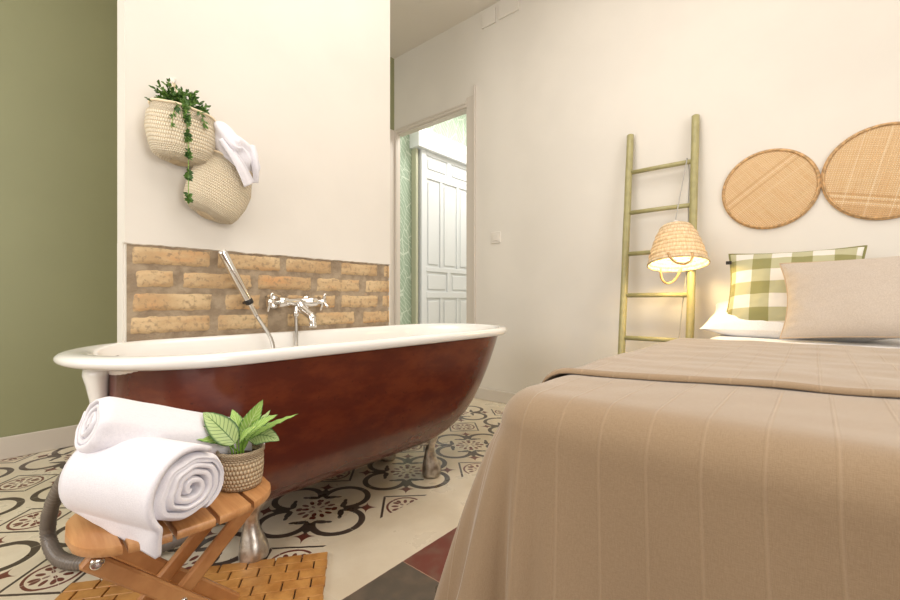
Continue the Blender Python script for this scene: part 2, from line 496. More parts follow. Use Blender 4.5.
# rear wall with a window behind the camera, right wall with a window
def wall_hole(axis, c0, c1, a0, a1, h0, h1, w0, w1):
    mb = MB()
    def bb(p, q, r, s):
        if axis == 'x': mb.box((c0, p, r), (c1, q, s))
        else: mb.box((p, c0, r), (q, c1, s))
    bb(a0, w0, 0, ZC); bb(w1, a1, 0, ZC); bb(w0, w1, 0, h0); bb(w0, w1, h1, ZC)
    return mb
struct('wall_rear', wall_hole('x', XB-.1, XB, YR, YG, .85, 2.35, .2, 2.5), M['plaster'])
struct('wall_right', wall_hole('y', YR-.1, YR, XB-.1, XH, .5, 2.4, -.3, 1.3), M['plaster'])
def window(n, axis, c, a0, a1, h0, h1):
    fr = MB(); g = MB()
    def bb(mb, p, q, r, s, t0=-.03, t1=.03):
        if axis == 'x': mb.box((c+t0, p, r), (c+t1, q, s))
        else: mb.box((p, c+t0, r), (q, c+t1, s))
    w = .05; mid = (a0+a1)/2
    bb(fr, a0, a0+w, h0, h1); bb(fr, a1-w, a1, h0, h1); bb(fr, mid-w/2, mid+w/2, h0, h1)
    bb(fr, a0, a1, h0, h0+w); bb(fr, a0, a1, h1-w, h1)
    f = struct('window_%d' % n, fr, M['trim'])
    bb(g, a0+w, mid-w/2, h0+w, h1-w, -.003, .003); bb(g, mid+w/2, a1-w, h0+w, h1-w, -.003, .003)
    g.build('window_pane', M['glass'], f, False)
window(1, 'x', XB-.05, .2, 2.5, .85, 2.35)
window(2, 'y', YR-.05, -.3, 1.3, .5, 2.4)
struct('baseboard_left', MB().box((XB, YG-.014, 0), (2.50, YG, .105), .003), M['trim'])
struct('baseboard_head', MB().box((XH-.013, YR, 0), (XH, DY0-.090, .085), .003), M['trim'])
struct('baseboard_right', MB().box((XB, YR, 0), (XH-.02, YR+.013, .085), .003), M['trim'])

# partition wall behind the tub: core, plaster skin, exposed bricks
PX0, PX1, BZ = .354, 1.477, .935
part = struct('wall_partition', MB().box((PX0+.004, YC+.012, 0), (PX1-.004, YC2, ZC)), M['plaster'])
def edge_plaster():
    mb = MB(); n = 90; z1 = ZC
    top = []; bot = []
    for i in range(n+1):
        x = PX0+(PX1-PX0)*i/n
        zb = BZ+.005*nz(x*14, 3)+.003*nz(x*60, 8)
        bot.append((x, zb)); top.append((x, z1))
    vs = []; fs = []
    for (x, z), (_, zt) in zip(bot, top):
        vs += [(x, YC, z), (x, YC, zt), (x, YC+.012, z-.004), (x, YC+.012, zt)]
    for i in range(n):
        a = 4*i; c = a+4
        fs += [(a, c, c+1, a+1), (a, a+2, c+2, c), (a+2, a+3, c+3, c+2)]
    fs += [(0, 1, 3, 2), (4*n, 4*n+2, 4*n+3, 4*n+1)]
    mb.add(vs, fs); return mb
edge_plaster().build('plaster_face', M['plaster'], part, False)
MB().box((PX0, YC+.0, 0), (PX1, YC+.012, .44)).build('lower_plaster', M['plaster'], part, False)
# side skins, with chipped lower edge
mb = MB()
mb.box((PX0, YC+.0121, BZ+.003), (PX0+.0045, YC2, ZC)); mb.box((PX0-.0005, YC+.022, 0), (PX0+.004, YC2, BZ+.004))
mb.box((PX1-.004, YC+.0005, 0), (PX1, YC2, ZC))
mb.build('side_plaster', M['plaster'], part, False)
MB().box((PX0+.008, YC+.007, .44), (PX1-.006, YC+.02, BZ+.004)).build('mortar_bed', M['mortar'], part, False)
def brick(mb, x0, x1, z0, z1, sd):
    # rough worn block, front face at about YC
    nx, nzz = max(3, int((x1-x0)/.012)), 6
    def f(u, v):
        x = x0+(x1-x0)*u; z = z0+(z1-z0)*v
        eu = min(u, 1-u)*(x1-x0); ev = min(v, 1-v)*(z1-z0); e = min(eu, ev)
        x += .008*nz(z*50, sd, 1)*(eu < .001); z += .009*nz(x*38, sd, 2)*(ev < .001)
        y = YC+.001 + .012*max(0, 1-e/.010)**2 + .003*nz(x*30, z*30, sd)
        return (x, y, z)
    mb.grid(f, nx, nzz)
rows = [  # z top, joints in x
    (0.930, [0.371, 0.615, 0.632, 0.885, 0.902, 1.131, 1.175, 1.403, 1.436, 1.470]),
    (0.853, [0.382, 0.499, 0.517, 0.765, 0.781, 1.029, 1.048, 1.290, 1.320, 1.470]),
    (0.776, [0.374, 0.621, 0.660, 0.801, 0.817, 0.889, 0.907, 1.009, 1.029, 1.153, 1.175, 1.403, 1.423, 1.470]),
    (0.698, [0.366, 0.615, 0.632, 0.834, 0.907, 1.029, 1.043, 1.260, 1.302, 1.470]),
    (0.620, [0.374, 0.499, 0.517, 0.765, 0.781, 1.029, 1.048, 1.290, 1.320, 1.470]),
    (0.542, [0.374, 0.615, 0.632, 0.885, 0.902, 1.131, 1.175, 1.403, 1.436, 1.470]),
]
mb = MB()
for ri, (zt, js) in enumerate(rows):
    for k in range(0, len(js), 2):
        brick(mb, js[k], js[k+1], zt-.064-.003*random.random(), zt+.001-.002*random.random(), ri*7.3+k)
# bricks returning along the right-hand end of the partition
for ri, (zt, js) in enumerate(rows):
    mb.box((PX1-.012, YC+.003, zt-.064), (PX1+.0015, YC+(.10 if ri % 2 else .05), zt-.002), .003)
mb.build('exposed_bricks', M['brick'], part, True)

# door lining and casing of the doorway
mb = MB()
mb.box((XH-.010, DY0-.075, 0), (XH, DY0, DZ+.075), .003)             # right casing
mb.box((XH-.020, DY0-.089, 0), (XH, DY0-.074, DZ+.145), .002)        # raised outer bead
mb.box((XH-.012, DY0, DZ), (XH, DY1, DZ+.038), .003)                  # head casing
mb.box((XH-.018, DY0, DZ+.022), (XH, DY1, DZ+.038), .003)
mb.box((XH-.10, YG-.02, 0), (XH, YG, DZ+.03), .003)                  # left casing returns onto green wall
mb.box((XH-.014, DY1, 0), (XH, YG-.02, DZ+.03), .003)
mb.box((XH, DY0-.001, 0), (XH+.06, DY0+.006, DZ), .001); mb.box((XH, DY1-.002, 0), (XH+.036, DY1+.001, DZ), .001); mb.box((XH, DY0, DZ-.012), (XH+.06, DY1, DZ+.001), .001)
struct('trim_1', mb, M['trim'])

# hall beyond: wallpapered wall, sliding door, pelmet
YW = 2.96; HX1 = 4.4
struct('wall_hall', MB().box((XH+.036, YW, 0), (HX1, YW+.1, 2.9)), M['wallpaper'])
struct('wall_hall_end', MB().box((HX1, 1.2, 0), (HX1+.1, YW+.1, 2.9)), M['plaster'])
struct('wall_hall_right', MB().box((XH+.06, 1.2, 0), (HX1, 1.3, 2.9)), M['plaster'])
struct('ceiling_hall', MB().box((XH+.06, 1.2, 2.9), (HX1+.1, YW+.1, 3.0)), M['ceiling'])
d = MB(); x0, x1, yd = 2.93, 3.79, 2.875
d.box((x0, yd+.012, .01), (x1, yd+.047, 2.205), .002)
door = struct('door_1', d, M['door_white'])
zs = [(2.153, 2.02), (1.93, 1.083), (1.02, .838), (.76, .14)]
st = MB()
def raised(mb, a0, a1, b0, b1):   # frame members in front of the recessed field
    mb.box((a0, yd, b0), (a1, yd+.012, b1), .003)
xs3 = [(3.005, 3.19), (3.245, 3.45), (3.505, 3.70)]; xs2 = [(3.005, 3.30), (3.375, 3.70)]
raised(st, x0, 3.0, .01, 2.205); raised(st, 3.71, x1, .01, 2.205)
raised(st, 3.0, 3.71, 2.165, 2.205); raised(st, 3.0, 3.71, 1.94, 2.01); raised(st, 3.0, 3.71, 1.03, 1.075); raised(st, 3.0, 3.71, .77, .83); raised(st, 3.0, 3.71, .01, .13)
for (b1, b0), xs in zip(zs, (xs2, xs3, xs2, xs3)):
    for k in range(len(xs)-1): raised(st, xs[k][1]+.008, xs[k+1][0]-.008, b0-.01, b1+.012)
st.build('door_frame_members', M['door_white'], door, False)
pn = MB()
for (b1, b0), xs in zip(zs, (xs2, xs3, xs2, xs3)):
    for (a0, a1) in xs: pn.box((a0+.018, yd+.003, b0+.018), (a1-.018, yd+.0125, b1-.018), .006)
pn.build('door_panels', M['door_white'], door, False)
MB().tube([(3.66, yd-.001, 1.04), (3.66, yd-.001, 1.16)], .012, 10).build('door_handle', M['steel'], door)
pl = struct('trim_2', MB().box((2.845, yd-.045, 2.205), (4.1, YW, 2.395), .004), M['door_white'])
struct('trim_3', MB().box((2.872, yd+.02, 0), (2.905, YW, 2.205), .003), plain('olive_jamb', (188, 190, 164), .5))

# wall plates
mb = MB(); o = empty('light_switch', (XH, 1.782, 1.21), 'white square light switch on the wall right of the doorway', 'light switch')
mb.box((-.009, -.042, -.042), (0, .042, .042), .003).build('switch_plate', M['white_plastic'], o, False)
MB().box((-.014, -.026, -.026), (-.009, .026, .026), .003).build('rocker', M['white_plastic'], o, False)
for (ya, yb, za, zb, lab) in ((1.785, 1.905, 2.795, 2.905, 'smaller blank cover plate high on the wall, left of the pair'), (1.585, 1.755, 2.80, 2.925, 'larger blank cover plate high on the wall, right of the pair')):
    o = MB().box((XH-.013, ya, za), (XH, yb, zb), .002).build('wall_cover_plate', M['plaster'], None, False)
    tag(o, lab, 'wall plate')

# ------------------------------------------------------------------ bathtub
TY = 1.385
def stad(z, x0, x1, w, eL, eR, n=20, ns=10):
    pts = []
    xl, xr = x0+eL, x1-eR
    for i in range(ns): pts.append((xl+(xr-xl)*i/ns, TY-w, z))
    for i in range(n): a = -pi/2+pi*i/n; pts.append((xr+eR*cos(a), TY+w*sin(a), z))
    for i in range(ns): pts.append((xr+(xl-xr)*i/ns, TY+w, z))
    for i in range(n): a = pi/2+pi*i/n; pts.append((xl+eL*cos(a), TY+w*sin(a), z))
    return pts
tub = empty('bathtub', (1.0, TY, 0), 'oxblood red clawfoot bathtub with white rolled rim by the brick wall', 'bathtub')
def tubpart(prof, name, mat, ca, cb, sub=1):
    mb = MB(); mb.rings([[(p[0]-1.0, p[1]-TY, p[2]) for p in stad(*q)] for q in prof], ca, cb)
    return mb.build(name, mat, tub, True, sub=sub)
outer = [(.150, .54, 1.20, .06, .10, .12), (.152, .45, 1.34, .14, .16, .20), (.165, .38, 1.45, .185, .20, .26), (.195, .33, 1.545, .218, .22, .30), (.25, .295, 1.635, .238, .24, .31),
         (.33, .277, 1.705, .250, .25, .31), (.42, .266, 1.765, .259, .26, .31), (.52, .258, 1.815, .267, .265, .30), (.588, .254, 1.845, .270, .27, .30)]
tubpart(outer, 'tub_shell', M['tub'], True, False)
inner = [(.587, .256, 1.842, .266, .27, .30), (.583, .205, 1.878, .284, .28, .30), (.590, .160, 1.892, .291, .29, .31), (.604, .150, 1.897, .294, .29, .31), (.617, .158, 1.890, .289, .29, .31),
         (.621, .190, 1.865, .273, .28, .30), (.616, .225, 1.840, .258, .27, .30), (.598, .245, 1.826, .250, .26, .30), (.50, .275, 1.79, .243, .26, .30), (.38, .295, 1.72, .232, .26, .30), (.27, .32, 1.62, .205, .25, .30), (.21, .38, 1.50, .165, .2, .26), (.19, .45, 1.35, .10, .1, .16)]
tubpart(inner, 'enamel_lining', M['enamel'], False, True)
def claw(x, y, ang, flip):
    # spine from paw up to knee; local frame: d = outward
    d = Vector((cos(ang), sin(ang), 0)); s = Vector((-sin(ang), cos(ang), 0)); c = Vector((x-1.0, y-TY, 0))
    sec = [(0, 0, .030, .034), (.004, .002, .037, .040), (.022, .004, .041, .043), (.045, .002, .038, .040), (.068, -.002, .030, .031), (.092, -.006, .022, .024), (.115, -.006, .018, .021), (.140, .002, .018, .023), (.163, .010, .021, .026), (.186, .012, .022, .026), (.203, .008, .018, .021), (.212, .002, .009, .010)]
    rings = []; n = 28
    for z, off, rd, rs in sec:
        g = max(0, 1-z/.085)
        R = []
        for k in range(n):
            a = 2*pi*k/n
            fr = max(0, cos(a))
            r = 1 - .16*g*fr**.5*(abs(cos(2.5*a+pi/2)) < .35) + .07*g*fr
            ridge = 1+.10*(1-g)*max(0, cos(a))**6
            R.append(c+d*(off+rd*cos(a)*r*ridge)+s*rs*sin(a)*r+Vector((0, 0, z)))
        rings.append(R)
    mb = MB(); mb.rings(rings)
    # bracket into the tub
    k = c+Vector((0, 0, .155)); inn = Vector((0, (TY-y)*1.0, 0))
    mb.tube(spline([k+Vector((0, 0, -.01)), k+Vector((-.035*flip, inn.y*.12, -.005)), k+Vector((-.055*flip, inn.y*.45, .02))], 4), [.016]*4+[.020]*4+[.026], 10)
    o = mb.build('claw_foot', M['silver_paint'], tub, True, sub=1)
    o['label'] = 'silver claw foot'
claw(.562, 1.236, radians(-72), -1); claw(1.325, 1.246, radians(-62), 1)
claw(.562, 1.534, radians(110), -1); claw(1.325, 1.524, radians(70), 1)
# white overflow box on the tub end, hose below
mb = MB()
sec = [(.572, .026, .060), (.555, .028, .056), (.53, .024, .046), (.49, .019, .034), (.45, .017, .028), (.40, .017, .026), (.37, .017, .026)]
mb.rings([[Vector((.262-.006-rx*.6-1.0+rx*cos(2*pi*k/20), 1.42-TY+ry*sin(2*pi*k/20), z)) for k in range(20)] for z, rx, ry in sec])
o = mb.build('overflow_housing', M['enamel'], tub); o['label'] = 'white overflow housing on the tub end'
P = spline([(.244, 1.42, .39), (.228, 1.46, .34), (.200, 1.57, .26), (.180, 1.655, .16), (.176, 1.69, .07), (.186, 1.63, .028), (.212, 1.56, .022), (.266, 1.51, .022), (.37, 1.465, .024), (.47, 1.42, .05), (.52, 1.40, .10), (.54, 1.39, .150)], 26)
L = 0; rs = []
for i, p in enumerate(P):
    if i: L += (P[i]-P[i-1]).length
    rs.append(.0175+.0018*sin(L/.0062*2*pi/1.3))
o = MB().tube([(p.x-1.0, p.y-TY, p.z) for p in P], rs, 14).build('drain_hose', M['hose'], tub); o['label'] = 'grey corrugated drain hose'

# tap and hand shower
tap = empty('bath_mixer_tap', (.925, YC, .742), 'chrome cross-handle bath mixer tap on the brick wall', 'tap')
mb = MB()
for sx in (-1, 1):
    mb.lathe([(.030, 0), (.030, .004), (.026, .012), (.016, .016), (.012, .02), (.012, .05)], (sx*.075, .004, 0), 24, (0, -1, 0))
mb.lathe([(.018, -.085), (.021, -.082), (.021, -.05), (.017, -.045), (.017, .045), (.021, .05), (.021, .082), (.018, .085)], (0, -.055, 0), 24, (1, 0, 0))
mb.build('valve_body', M['chrome'], tap)
for sx in (-1, 1):
    h = MB(); cx = sx*.125
    h.lathe([(.010, 0), (.010, .022), (.014, .026), (.014, .044), (.008, .048)], (sx*.083, -.055, 0), 16, (sx, 0, 0))
    for a in (.5, .5+pi/2):
        v = Vector((0, cos(a), sin(a)))*.042; c0 = Vector((sx*.118, -.055, 0))
        h.tube([c0-v, c0-v*.95, c0+v*.95, c0+v], [.004, .0065, .0065, .004], 10)
    h.build('cross_handle', M['chrome'], tap)
P = spline([(.005, -.058, -.010), (.008, -.075, -.028), (.014, -.105, -.045), (.016, -.135, -.062), (.016, -.142, -.088)], 6)
MB().tube(P, [.019-.005*i/len(P) for i in range(len(P))], 16).lathe([(.0135, 0), (.015, .002), (.015, .014), (.012, .016)], (.016, -.142, -.102), 16).build('spout', M['chrome'], tap)
MB().lathe([(.011, 0), (.011, .02), (.008, .022), (.008, .04)], (-.012, -.062, -.058), 14).build('hose_outlet', M['chrome'], tap)
P = spline([(-.012, -.062, -.055), (-.012, -.064, -.10), (-.014, -.07, -.18), (-.03, -.10, -.30), (-.09, -.16, -.42), (-.16, -.16, -.42), (-.165, -.16, -.30), (-.140, -.120, -.16), (-.172, -.062, -.055)], 24)
rs = [.0062+.0007*(i % 2) for i in range(len(P))]
MB().tube(P, rs, 10).build('shower_hose', M['steel'], tap)
sh = empty('hand_shower', (.745, YC-.055, .705), 'slim chrome hand shower resting against the bricks left of the tap', 'shower')
ax = Vector((-.122, -.010, .222)); n_ = ax.normalized()
MB().lathe([(.007, -.03), (.0085, -.01), (.0095, .03), (.0125, .045), (.0145, .06), (.0150, .245), (.0135, .252)], (0, 0, 0), 20, n_).build('wand', M['chrome'], sh)
MB().lathe([(.0105, 0), (.0105, .002)], n_*.2521, 16, n_).build('spray_face', M['white_plastic'], sh)
mb = MB(); mb.tube([n_*.045+Vector((0.0, .012, 0)), n_*.045+Vector((.006, .056, -.005))], .006, 8)
mb.lathe([(.0135, -.010), (.0155, -.008), (.0155, .008), (.0135, .010)], n_*.045, 16, n_)
mb.build('wall_holder', M['black_plastic'], sh)

# ------------------------------------------------------------------ bamboo mat
mat_o = empty('bamboo_mat', (.715, 1.085, 0), 'woven bamboo slat bath mat under the folding stool', 'mat')
ex = Vector((-.80, .60, 0)); ey = Vector((-.60, -.80, 0))
bb = MB(); bl = .072; bw = .0375; NX, NY = 9, 11
R_ = Matrix(((ex.x, ey.x, 0, 0), (ex.y, ey.y, 0, 0), (0, 0, 1, 0), (0, 0, 0, 1)))
for j in range(NY):
    xo = -bl/2 if j % 2 else 0
    for i in range(NX+1):
        a0 = i*bl+xo+.002; a1 = a0+bl-.004
        a0 = max(a0, 0); a1 = min(a1, NX*bl)
        if a1-a0 < .01: continue
        t = .0025*nz(i*3.1, j*2.7)
        bb.box((a0, j*bw+.0006, .004), (a1, (j+1)*bw-.0006, .0115+t), .0015, R_)
        if i and (i+j) % 2 == 0 or True:
            pass
bb.build('bamboo_slats', wood('mat_bamboo', (206, 152, 86), (176, 120, 60), (26, 26, 20), .42), mat_o, False)
MB().box((.003, .003, .0), (NX*bl-.003, NY*bw-.003, .0045), 0, R_).build('mat_backing', plain('mat_backing', (70, 42, 20), .8), mat_o, False)

# ------------------------------------------------------------------ folding stool
SH = .34; SC = Vector((.297, .988, 0)); MT = .012
stool = empty('folding_stool', (SC.x, SC.y, MT), 'small folding bamboo stool holding the rolled towels and plant', 'stool', rz=radians(-3))
a_, b_, n_e = .172, .133, 2.7
edges = [-.172, -.105, -.037, .033, .102, .172]
for k in range(5):
    l, r = edges[k]+.0036, edges[k+1]-.0036
    if k == 0: l = edges[0]
    if k == 4: r = edges[5]
    top = []
    m_ = 14
    for i in range(m_+1):
        x = l+(r-l)*i/m_
        y = b_*max(0, 1-abs(x/a_)**n_e)**(1/n_e)
        top.append((x, y))
    out = [(x, -y) for x, y in top]+[(x, y) for x, y in reversed(top)]
    z0, z1 = SH-MT-.016, SH-MT
    rings = [[(x*.995, y*.985, z0) for x, y in out], [(x, y, z0+.003) for x, y in out], [(x, y, z1-.004) for x, y in out], [((x-(l+r)/2)*.985+(l+r)/2, y*.985, z1-.0008) for x, y in out], [((x-(l+r)/2)*.95+(l+r)/2, y*.96, z1) for x, y in out]]
    MB().rings(rings).build('seat_slat', M['bamboo'], stool, True, auto=35)
def bar(p, q, w, t, name='leg', mat=None):
    p, q = Vector(p), Vector(q); d = q-p; L = d.length; d.normalize()
    s = Vector((0, 1, 0)); s = (s-d*s.dot(d)).normalized(); u = d.cross(s)
    Mx = Matrix(((d.x, s.x, u.x, p.x), (d.y, s.y, u.y, p.y), (d.z, s.z, u.z, p.z), (0, 0, 0, 1)))
    return MB().box((0, -t/2, -w/2), (L, t/2, w/2), .004, Mx).build(name, mat or M['bamboo2'], stool, False)
zt = SH-MT-.036; zl = .014
for (yy, ss) in ((-.052, 1), (.078, 1)):
    bar((-.150, yy-.0, zt+.004), (.140, yy, zl), .030, .016)
for yy in (-.034, .060):
    bar((.140, yy, zt+.004), (-.150, yy, zl), .030, .016)
for x, z in ((-.132, zt-.012), (.122, zt-.012)):
    bar((x, -.045, z), (x, .075, z), .024, .016, 'crossbar')
bar((.112, -.03, .040), (.112, .07, .040), .026, .016, 'crossbar'); bar((-.120, -.03, .040), (-.120, .055, .040), .026, .016, 'crossbar')
mb = MB(); mb.lathe([(.011, 0), (.011, .002), (.009, .0045), (.004, .006)], (-.135, -.060, zt-.006), 18, (0, -1, 0)); mb.build('bolt', M['chrome'], stool)
MB().lathe([(.006, 0), (.006, .004)], (-.005, -.060, (zt+zl)/2+.003), 14, (0, -1, 0)).build('bolt', M['chrome'], stool)

# ------------------------------------------------------------------ towels
def roll(name, p0, p1, R, turns, th, label, cat, seed, phase=0, sq=.92, n_sp=170, flap=None, r0=.006):
    p0, p1 = Vector(p0), Vector(p1); d = (p1-p0); L = d.length; d.normalize()
    side = d.cross(Vector((0, 0, 1))).normalized(); up = side.cross(d)
    o = empty(name, (p0.x, p0.y, p0.z), label, cat, 'rolled towels on the folding stool')
    NL = 26; sect = []
    def spr(t):
        a = phase+turns*2*pi*(1-t)
        r = r0+(R-th/2-r0)*t**.85
        w = 1+.05*sin(2*a+seed)+.03*sin(3*a+seed*2)+.09*(1-t)*sin(2*a+seed*3)+.06*(1-t)*nz(a*1.3, seed)
        return a, r*w
    def ring(s):
        pts = []
        e = min(s, 1-s)*L                    # distance to the end
        sh = 1-.10*max(0, 1-e/.018)**2
        tt = th*(.35+.65*min(1, (e/.012)**.5)) if e < .012 else th
        for sgn in (1, -1):
            rng = range(n_sp) if sgn == 1 else range(n_sp-1, -1, -1)
            for i in rng:
                t = i/(n_sp-1); a, r = spr(t); r *= 1+.11*nz(cos(a)*1.6+seed, sin(a)*1.6, 2)*min(1, t*3)+.05*nz(cos(a)*3.5, sin(a)*3.5, seed)*(1-t)
                k = tt*(.5 if i < n_sp-1 else .25)
                if i == 0: k *= .6
                q = r+sgn*k*(.95+.25*nz(a*.9, s*3, seed))
                wv = 1+.045*nz(cos(a)*1.8+seed, sin(a)*1.8, s*5)*t+.02*nz(cos(a)*5+seed, sin(a)*5, s*9)*t
                q *= wv*(1-(1-sh)*t)
                jl = .006*nz(t*6, seed, 5)*(1 if s in (0, 1) else 0)
                pu = q*sin(a)*sq; ps = q*cos(a)*1.04
                pts.append(d*(s*L+jl)+side*ps+up*pu)
        return pts
    rings = []
    for i in range(NL+1):
        s = i/NL
        s = .5-.5*cos(pi*s) if True else s
        rings.append(ring(s))
    mb = MB(); n = 2*n_sp
    vs = [p for r in rings for p in r]; fs = []
    for i in range(NL):
        for k in range(n):
            m2 = (k+1) % n
            fs.append((i*n+k, i*n+m2, (i+1)*n+m2, (i+1)*n+k))
    for base in (0, NL*n):
        for k in range(n_sp-1):
            fs.append((base+k, base+k+1, base+n-2-k, base+n-1-k))
    mb.add(vs, fs); mb.build('rolled_layers', M['towel'], o, True, sub=0)
    return o, d, side, up, L
r2, d2, s2_, u2, L2 = roll('rolled_towel', (.279, .846, .412), (.197, 1.055, .414), .072, 3.8, .0155, 'white rolled towel lying in front on the stool, its spiral end facing forward', 'towel', 1.3, phase=radians(-62))
# drooping outer fold of the front roll over the stool edge
r1, d1, s1_, u1, L1 = roll('rolled_towel', (.163, 1.028, .522), (.478, 1.050, .398), .064, 3.3, .0145, 'white rolled towel lying behind, propped on the front towel roll', 'towel', 4.1, phase=radians(165))
def flapfn(u, v):
    # u along the roll (0 at the front end), v down the drape and over the seat edge
    t = min(1, v/.68); a = radians(58+160*t); R = .0765-.006*max(0, 1-v/.2)
    p = Vector((.279, .846, .412))+d2*(.002+.225*u)+s2_*(R*cos(a))+u2*(R*sin(a)*.95)
    if v > .68:
        q = (v-.68)/.32
        T = Vector((.222, .836, .318)).lerp(Vector((.165, .985, .352)), u**.5)
        p = p.lerp(T, q**.9)
    return p-Vector((.279, .846, .412))+Vector((.002*nz(u*4, v*4), .002*nz(u*4, v*4, 9), 0))
MB().grid(flapfn, 20, 40).build('loose_edge', M['towel'], r2, True, solid=.010)

# ------------------------------------------------------------------ plant in small basket on stool
bk = empty('small_woven_basket', (.413, .966, SH+.001), 'small round woven seagrass basket on the stool with a leafy plant', 'basket')
prof = [(.040, 0), (.043, .004), (.045, .02), (.0465, .04), (.047, .062), (.0455, .07), (.0485, .074), (.0485, .080), (.0455, .083), (.0425, .079), (.041, .06), (.038, .03), (.034, .012)]
mb = MB(); mb.rings([[Vector((r*cos(2*pi*k/48)*(1+.012*sin(9*2*pi*k/48*2+i*3)), r*sin(2*pi*k/48)*(1+.012*sin(9*2*pi*k/48*2+i*3)), h)) for k in range(48)] for i, (r, h) in enumerate(prof)], uv=(1, 1.7))
mb.build('woven_body', M['seagrass'], bk)
pp_ = empty('potted_plant', (.413, .966, SH+.014), 'small plant with veined light green leaves in the woven basket', 'plant')
MB().lathe([(.030, 0), (.036, .03), (.039, .048), (.03, .052), (.01, .055)], (0, 0, 0), 24).build('soil', M['soil'], pp_)
RV = Vector((.6515, -.7587, 0)); FV = Vector((.7586, .6514, 0)); ZV = Vector((0, 0, 1))
def leaf_at(base, mid, tip, width, nrm, mat, parent, cup=.25):
    base, mid, tip, nrm = Vector(base), Vector(mid), Vector(tip), Vector(nrm)
    def f(u, v):
        p = base*(1-v)**2+mid*2*v*(1-v)+tip*v*v
        t = ((mid-base)*(1-v)+(tip-mid)*v).normalized()
        sd = t.cross(nrm).normalized(); nn = sd.cross(t)
        w = width*(sin(pi*min(1, v**.78))**.75 if v < 1 else 0)*(1-.25*v)
        x = (u-.5)*2
        return p+sd*w*x+nn*(cup*w*x*x+.0012*sin(v*40)*abs(x))
    mb = MB(); mb.grid(f, 8, 18)
    o = mb.build('leaf', mat, parent, True, solid=.0007)
    return o
z0 = Vector((0, 0, .060))
LV = [  # (image right, up, toward the far side) mid and tip in metres; width; kind; facing
    ((-.060, .060, -.045), (-.116, .056, -.055), .020, 1, (-.1, 1, -.9)),
    ((.008, .055, .02), (.036, .108, .03), .022, 1, (.5, .3, -1)),
    ((.035, .060, -.01), (.086, .084, -.01), .020, 1, (-.3, 1, -.7)),
    ((.045, .050, .01), (.120, .078, .02), .012, 1, (0, 1, -.5)),
    ((.040, .044, .012), (.084, .022, .005), .026, 0, (.1, .7, -1)),
    ((-.02, .045, .03), (-.05, .078, .06), .020, 1, (0, .8, -.6)),
    ((.01, .03, .04), (.03, .07, .085), .018, 0, (0, 1, -.3)),
]
for md, tp, w, k, nr in LV:
    if w == 0: continue
    W = lambda q: RV*q[0]+ZV*q[1]+FV*q[2]
    start = z0+W((md[0]*.35, .026, md[2]*.3))
    LFO = leaf_at(start, z0+W(md), z0+W(tp), w, W(nr), M['leaf2'] if k else M['leaf'], pp_)
    MB().tube(spline([z0+W((md[0]*.05, -.002, 0)), z0+W((md[0]*.22, .012, md[2]*.2)), start], 5), .0018, 6).build('leaf_stalk', M['stem'], LFO)
W = lambda q: RV*q[0]+ZV*q[1]+FV*q[2]
leaf_at(z0+W((-.002, .024, -.02)), z0+W((-.026, .066, -.035)), z0+W((-.072, .092, -.02)), .029, W((.25, .75, -1)), M['leaf'], pp_)
leaf_at(z0+W((.004, .024, -.015)), z0+W((.020, .050, -.03)), z0+W((.050, .066, -.03)), .013, W((-.1, .9, -.8)), M['leaf2'], pp_)
for dx in (-.012, -.006, 0, .006, .012):
    MB().tube(spline([z0+W((dx, -.004, -.012)), z0+W((dx*1.2, .014, -.016)), z0+W((dx*2.0, .03, -.018))], 5), .0016, 6).build('leaf_stalk', M['stem'], pp_)

# ------------------------------------------------------------------ wall baskets, trailing plant, cloth
def pouch(name, cx, cz, tilt, hw, dp, hgt, mat, label, flare=1.0, bulge=.1, top=1.0):
    o = empty(name, (cx, YC, cz), label, 'basket')
    ax = Vector((sin(tilt), 0, cos(tilt))); sx = Vector((cos(tilt), 0, -sin(tilt)))
    N = 64; K = 16; rings = []
    def ring(h, sc, inn=0):
        R = []
        for k in range(N):
            a = 2*pi*k/N
            x = cos(a)*(hw-inn)*sc; y = sin(a)*(dp-inn)
            yy = -dp-.004+y*(sc if sc < 1 else 1)
            if y > 0: yy = -dp-.004+y*.92
            sag = -.012*cos(a)**2*0
            R.append(sx*x+Vector((0, min(yy, -.003), 0))+ax*(h+sag+.004*nz(cos(a)*2, sin(a)*2, cz*9)))
        return R
    prof = [(0, .30), (.003, .62), (.014, .84), (.04, .96), (.09, 1.0+bulge*.5), (.14, 1.0+bulge*.4), (hgt-.02, top), (hgt, top-.02)]
    fine = []
    for (h0, s0), (h1, s1) in zip(prof, prof[1:]):
        for q in range(4): fine.append((h0+(h1-h0)*q/4, s0+(s1-s0)*q/4))
    fine.append(prof[-1])
    rings = [ring(h-hgt/2, s) for h, s in fine]
    rings += [ring(h-hgt/2, s, .007) for h, s in ((hgt+.002, top-.02), (hgt-.015, top-.02), (hgt*.5, 1.0), (.02, .8))]
    MB().rings(rings).build('crochet_body', mat, o, True)
    # rolled rim
    rim = ring(hgt/2, top-.01)
    MB().tube(rim, .0045, 8, closed=True).build('rim', M['crochet_rim'], o)
    top = ring(hgt/2, 1.0)
    return o, ax, sx
b1, ax1, sx1 = pouch('hanging_crochet_basket', .500, 1.300, radians(3), .098, .054, .172, M['crochet'], 'cream crochet wall basket on the left holding the trailing plant', bulge=.2)
b2, ax2, sx2 = pouch('hanging_crochet_basket', .622, 1.148, radians(24), .100, .050, .215, M['crochet2'], 'cream crochet wall basket, lower right, with a white cloth on top', bulge=.12, top=.84)
